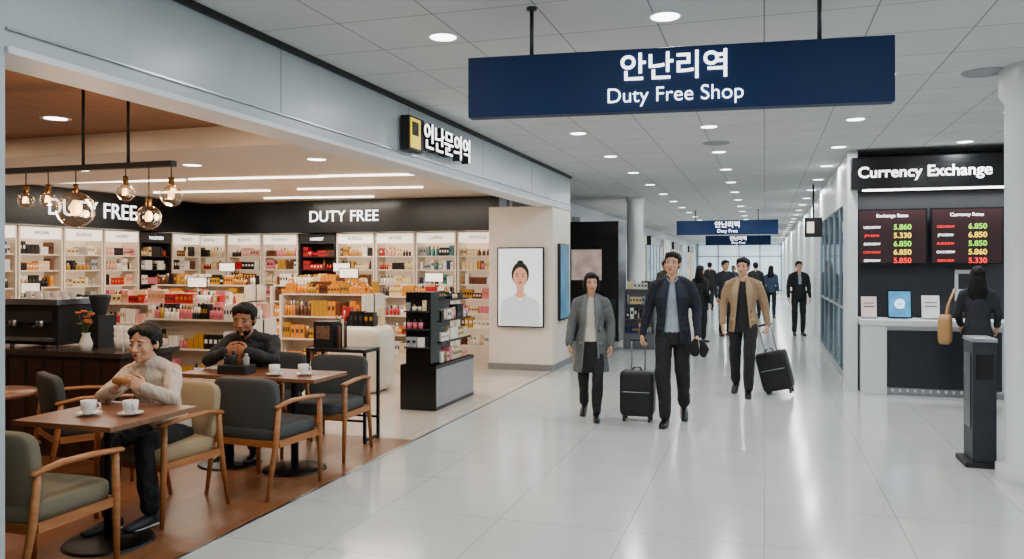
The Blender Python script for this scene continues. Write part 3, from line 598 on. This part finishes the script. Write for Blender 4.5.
sweater=M('cream_sweater','#c9bba8',.85,bump=.3,bs=150,fold=.6); djk=M('charcoal_jacket','#151920',.75,bump=.15,bs=150,fold=.6); wsole=M('shoe_sole_white','#bfc0c0',.6)
person('walking_man',(-.894,8.3,0),3,1.75,dict(kneR=(-.085,-.15,.51),ankR=(-.06,-.2,.09),kneL=(.1,.0,.5),ankL=(.105,.2,.16),toeL=(.1,-.85,-.5),elbR=(-.25,.05,1.13),wriR=(-.31,.03,.90),cuR=1.1,hdR=(-.1,-.1,-1),hnR=(1,0,0),elbL=(.24,.02,1.13),wriL=(.25,-.11,.91),cuL=1.1),
 dict(top=nv,lapel=nvl,leg=drk,shoe=shoeB,skin=skA,lip=lipM,hair='short',head=(-8,-4,3),inner=[shirt,drk],wedge=lambda z: .03+max(0,(1.46-z))*.10 if z<1.49 else .03,hem=.80,hemr=(.185,.13),collar=shirt,girth=1.05,vox=.0075,legr=1.08))
person('walking_woman',(-1.74,8.3,0),8,1.53,dict(kneL=(.085,-.13,.51),ankL=(.07,-.17,.09),kneR=(-.095,.02,.5),ankR=(-.1,.18,.15),toeR=(-.1,-.85,-.48),elbR=(-.235,.0,1.13),wriR=(-.26,-.09,.90),elbL=(.235,.04,1.13),wriL=(.24,-.04,.89)),
 dict(fem=True,top=coat,lapel=coatl,leg=drk,shoe=shoeB,skin=skA,lip=lipF,hair='bob',head=(12,0,0),inner=[blouse,blk],wedge=lambda z: .04+max(0,(1.46-z))*.075 if z<1.49 else .03,hem=.56,hemr=(.215,.16),armr=1.12,girth=1.08,hipg=1.18,vox=.0075,hs=1.06))
person('walking_man',(-.25,10.35,0),-4,1.71,dict(kneL=(.09,-.14,.51),ankL=(.075,-.18,.09),kneR=(-.1,.02,.5),ankR=(-.11,.18,.15),toeR=(-.1,-.85,-.48),elbL=(.25,.06,1.14),wriL=(.29,.06,.90),cuL=1.1,elbR=(-.245,.02,1.14),wriR=(-.24,-.1,.91)),
 dict(top=tan,lapel=tanl,leg=blk,shoe=shoeB,skin=skA,lip=lipM,hair='short',head=(-10,0,0),inner=[blk,blk],wedge=lambda z: .04+max(0,(1.46-z))*.10 if z<1.49 else .04,hem=.80,hemr=(.185,.13),girth=1.04,vox=.009,legr=1.05))
bg=dict(top=blk,leg=drk,shoe=shoeB,skin=skA,lip=lipM,hair='short',vox=.014,hvox=.007)
person('standing_man',(.76,19.6,0),10,1.72,{},dict(bg,inner=[shirt],wedge=lambda z:.03 if z>1.2 else 0))
person('standing_woman',(-1.28,17.2,0),150,1.62,{},dict(bg,fem=True,hair='long'))
person('standing_man',(-.85,18.9,0),30,1.74,{},dict(bg,top=M('dark_coat','#1a1e26',.8)))
person('standing_man',(-.25,25.5,0),190,1.72,{},dict(bg))
person('standing_woman',(.2,25.9,0),170,1.62,{},dict(bg,fem=True,hair='long',top=M('blue_top','#2a3a50',.8)))
person('standing_man',(-2.4,20.6,0),40,1.74,{},dict(bg,top=M('brown_top','#3a3028',.8)))
person('standing_man',(-1.9,30,0),200,1.74,{},dict(bg,vox=.02,hvox=.01))
person('standing_woman',(-1.2,34,0),10,1.62,{},dict(bg,fem=True,hair='bob',top=coat,vox=.02,hvox=.01))
person('customer_woman',(2.33,10.33,0),165,1.6,dict(elbR=(-.22,-.02,1.14),wriR=(-.2,-.2,1.0),elbL=(.22,-.02,1.14),wriL=(.2,-.2,1.0)),dict(fem=True,top=M('dark_cardigan','#22242a',.85,fold=.5),leg=drk,shoe=shoeB,skin=skA,lip=lipF,hair='long',vox=.01,hem=.75,hemr=(.19,.14)))
e=empty('shoulder_bag',(2.30,10.31,0),165); b=MB(); lt=M('tan_leather','#b08450',.45,bump=.2,bs=80); b.ell((.30,.06,.87),(.07,.19,.17),lt,e=.4,seg=24,rings=14)
b.tube([(.29,-.06,1.0),(.27,-.05,1.15),(.205,.0,1.34),(.27,.1,1.15),(.29,.16,1.0)],[(.012,.004)]*5,lt,8); b.obj('bag_and_strap',parent=e)
person('seated_woman',(-3.74,4.34,0),5,1.68,dict(pelvis=(0,0,.56),waist=(-.01,-.05,.70),chest=(-.02,-.11,.87),neck=(-.02,-.16,1.03),head=(-.03,-.205,1.155),
  hipR=(-.09,0,.53),hipL=(.09,0,.53),kneR=(-.11,-.43,.54),kneL=(.13,-.42,.54),ankR=(-.05,-.50,.1),ankL=(.13,-.36,.1),toeR=(-.3,-1,0),toeL=(-.2,-1,0),
  shR=(-.165,-.13,.96),shL=(.135,-.13,.96),elbR=(-.22,-.36,.81),elbL=(.24,-.30,.81),wriR=(-.07,-.43,.89),wriL=(.13,-.41,.89),
  hdR=(.6,-.4,.45),hnR=(.5,.5,-.4),htR=(0,.3,1),cuR=.6,hdL=(-.6,-.4,.45),hnL=(-.5,.5,-.4),htL=(0,.3,1),cuL=.6),
  dict(seated=True,fem=True,top=sweater,leg=drk,shoe=M('dark_sneaker','#1b1e23',.6),sole=wsole,skin=skA,lip=lipF,hair='tied',head=(2,3,0),vox=.006,hvox=.0035,armr=1.04,wr=.010,hs=1.1))
e=empty('sandwich',(-3.665,3.86,.915),5); b=MB(); b.ell((0,0,0),(.06,.028,.024),M('bread_crust','#a8743a',.7,var=.3,vs=40),e=.7); b.obj('bread',parent=e)
person('seated_man',(-4.19,6.0,0),10,1.76,dict(pelvis=(0,0,.56),waist=(0,-.06,.70),chest=(0,-.15,.87),neck=(0,-.22,1.02),head=(-.02,-.27,1.145),
  hipR=(-.09,0,.53),hipL=(.09,0,.53),kneR=(-.13,-.43,.52),kneL=(.13,-.44,.52),ankR=(-.12,-.38,.09),ankL=(.12,-.38,.09),
  shR=(-.19,-.18,.95),shL=(.19,-.18,.95),elbR=(-.29,-.36,.81),elbL=(.29,-.36,.81),wriR=(-.1,-.44,.89),wriL=(.1,-.44,.89),
  hdR=(.9,-.1,.2),hnR=(.3,.6,-.3),htR=(0,0,1),cuR=.7,hdL=(-.9,-.1,.2),hnL=(-.3,.6,-.3),htL=(0,0,1),cuL=.7),
  dict(seated=True,top=djk,leg=drk,shoe=shoeB,skin=skB,lip=lipM,hair='short',head=(6,8,0),beard=True,collar=djk,vox=.0075,hvox=.004,armr=1.1,girth=1.1,wr=.012,hs=1.12))
def suitcase(loc,rz,hh,tilt=0,sc=1):
    e=empty('rolling_suitcase',loc,rz); b=MB(); fb=M('suitcase_shell','#0e1012',.45,bump=.1); b.M=Matrix.Rotation(math.radians(tilt),4,'Y')@Matrix.Scale(sc,4)
    b.ell((0,0,.29),(.175,.12,.235),fb,e=.22,seg=40,rings=20)
    b.box((0,-.121,.2),(.26,.012,.2),fb); b.box((0,-.121,.4),(.26,.012,.12),fb); b.box((0,-.13,.31),(.28,.006,.008),metal)
    for x in (-.13,.13):
        for y in (-.08,.08): b.cyl((x-.012,y,.028),(x+.012,y,.028),.027,blackm,14); b.box((x,y,.055),(.03,.03,.03),blackm)
    for x in (-.07,.07): b.cyl((x,.04,.5),(x,.04,hh),.008,metal,8)
    b.tube([(-.08,.04,hh),(.08,.04,hh)],.014,blackm,10); b.tube([(-.05,-.04,.52),(-.03,-.04,.555),(.03,-.04,.555),(.05,-.04,.52)],.009,blackm,8)
    b.obj('case_body',parent=e,bevel=.003); return e
suitcase((-1.25,8.3,0),0,.83); suitcase((.2,10.52,0.0),-10,.84,-14,1.05)
e=empty('knit_cap',(-.625,8.15,.80),20); b=MB(); b.tube([(-.03,0,.05),(-.05,0,0),(-.03,0,-.07)],[(.03,.03),(.055,.04),(.045,.03)],M('cap_black','#0c0d10',.9,bump=.2),14); b.tube([(.04,0,.03),(.06,0,-.03),(.05,0,-.08)],[(.03,.03),(.05,.04),(.035,.03)],M('cap_black'),14); b.obj('caps',parent=e)
w=bpy.data.worlds.new('World'); S.world=w; w.use_nodes=True; w.node_tree.nodes['Background'].inputs[0].default_value=(.55,.62,.7,1); w.node_tree.nodes['Background'].inputs[1].default_value=.3
cam=bpy.data.cameras.new('camera'); co=bpy.data.objects.new('camera',cam); COL.objects.link(co); co.location=(0,0,1.6); co.rotation_euler=(math.radians(90),0,math.radians(17.5)); cam.sensor_width=36; cam.lens=28.125; cam.shift_y=-.0132; cam.clip_end=200
S.camera=co
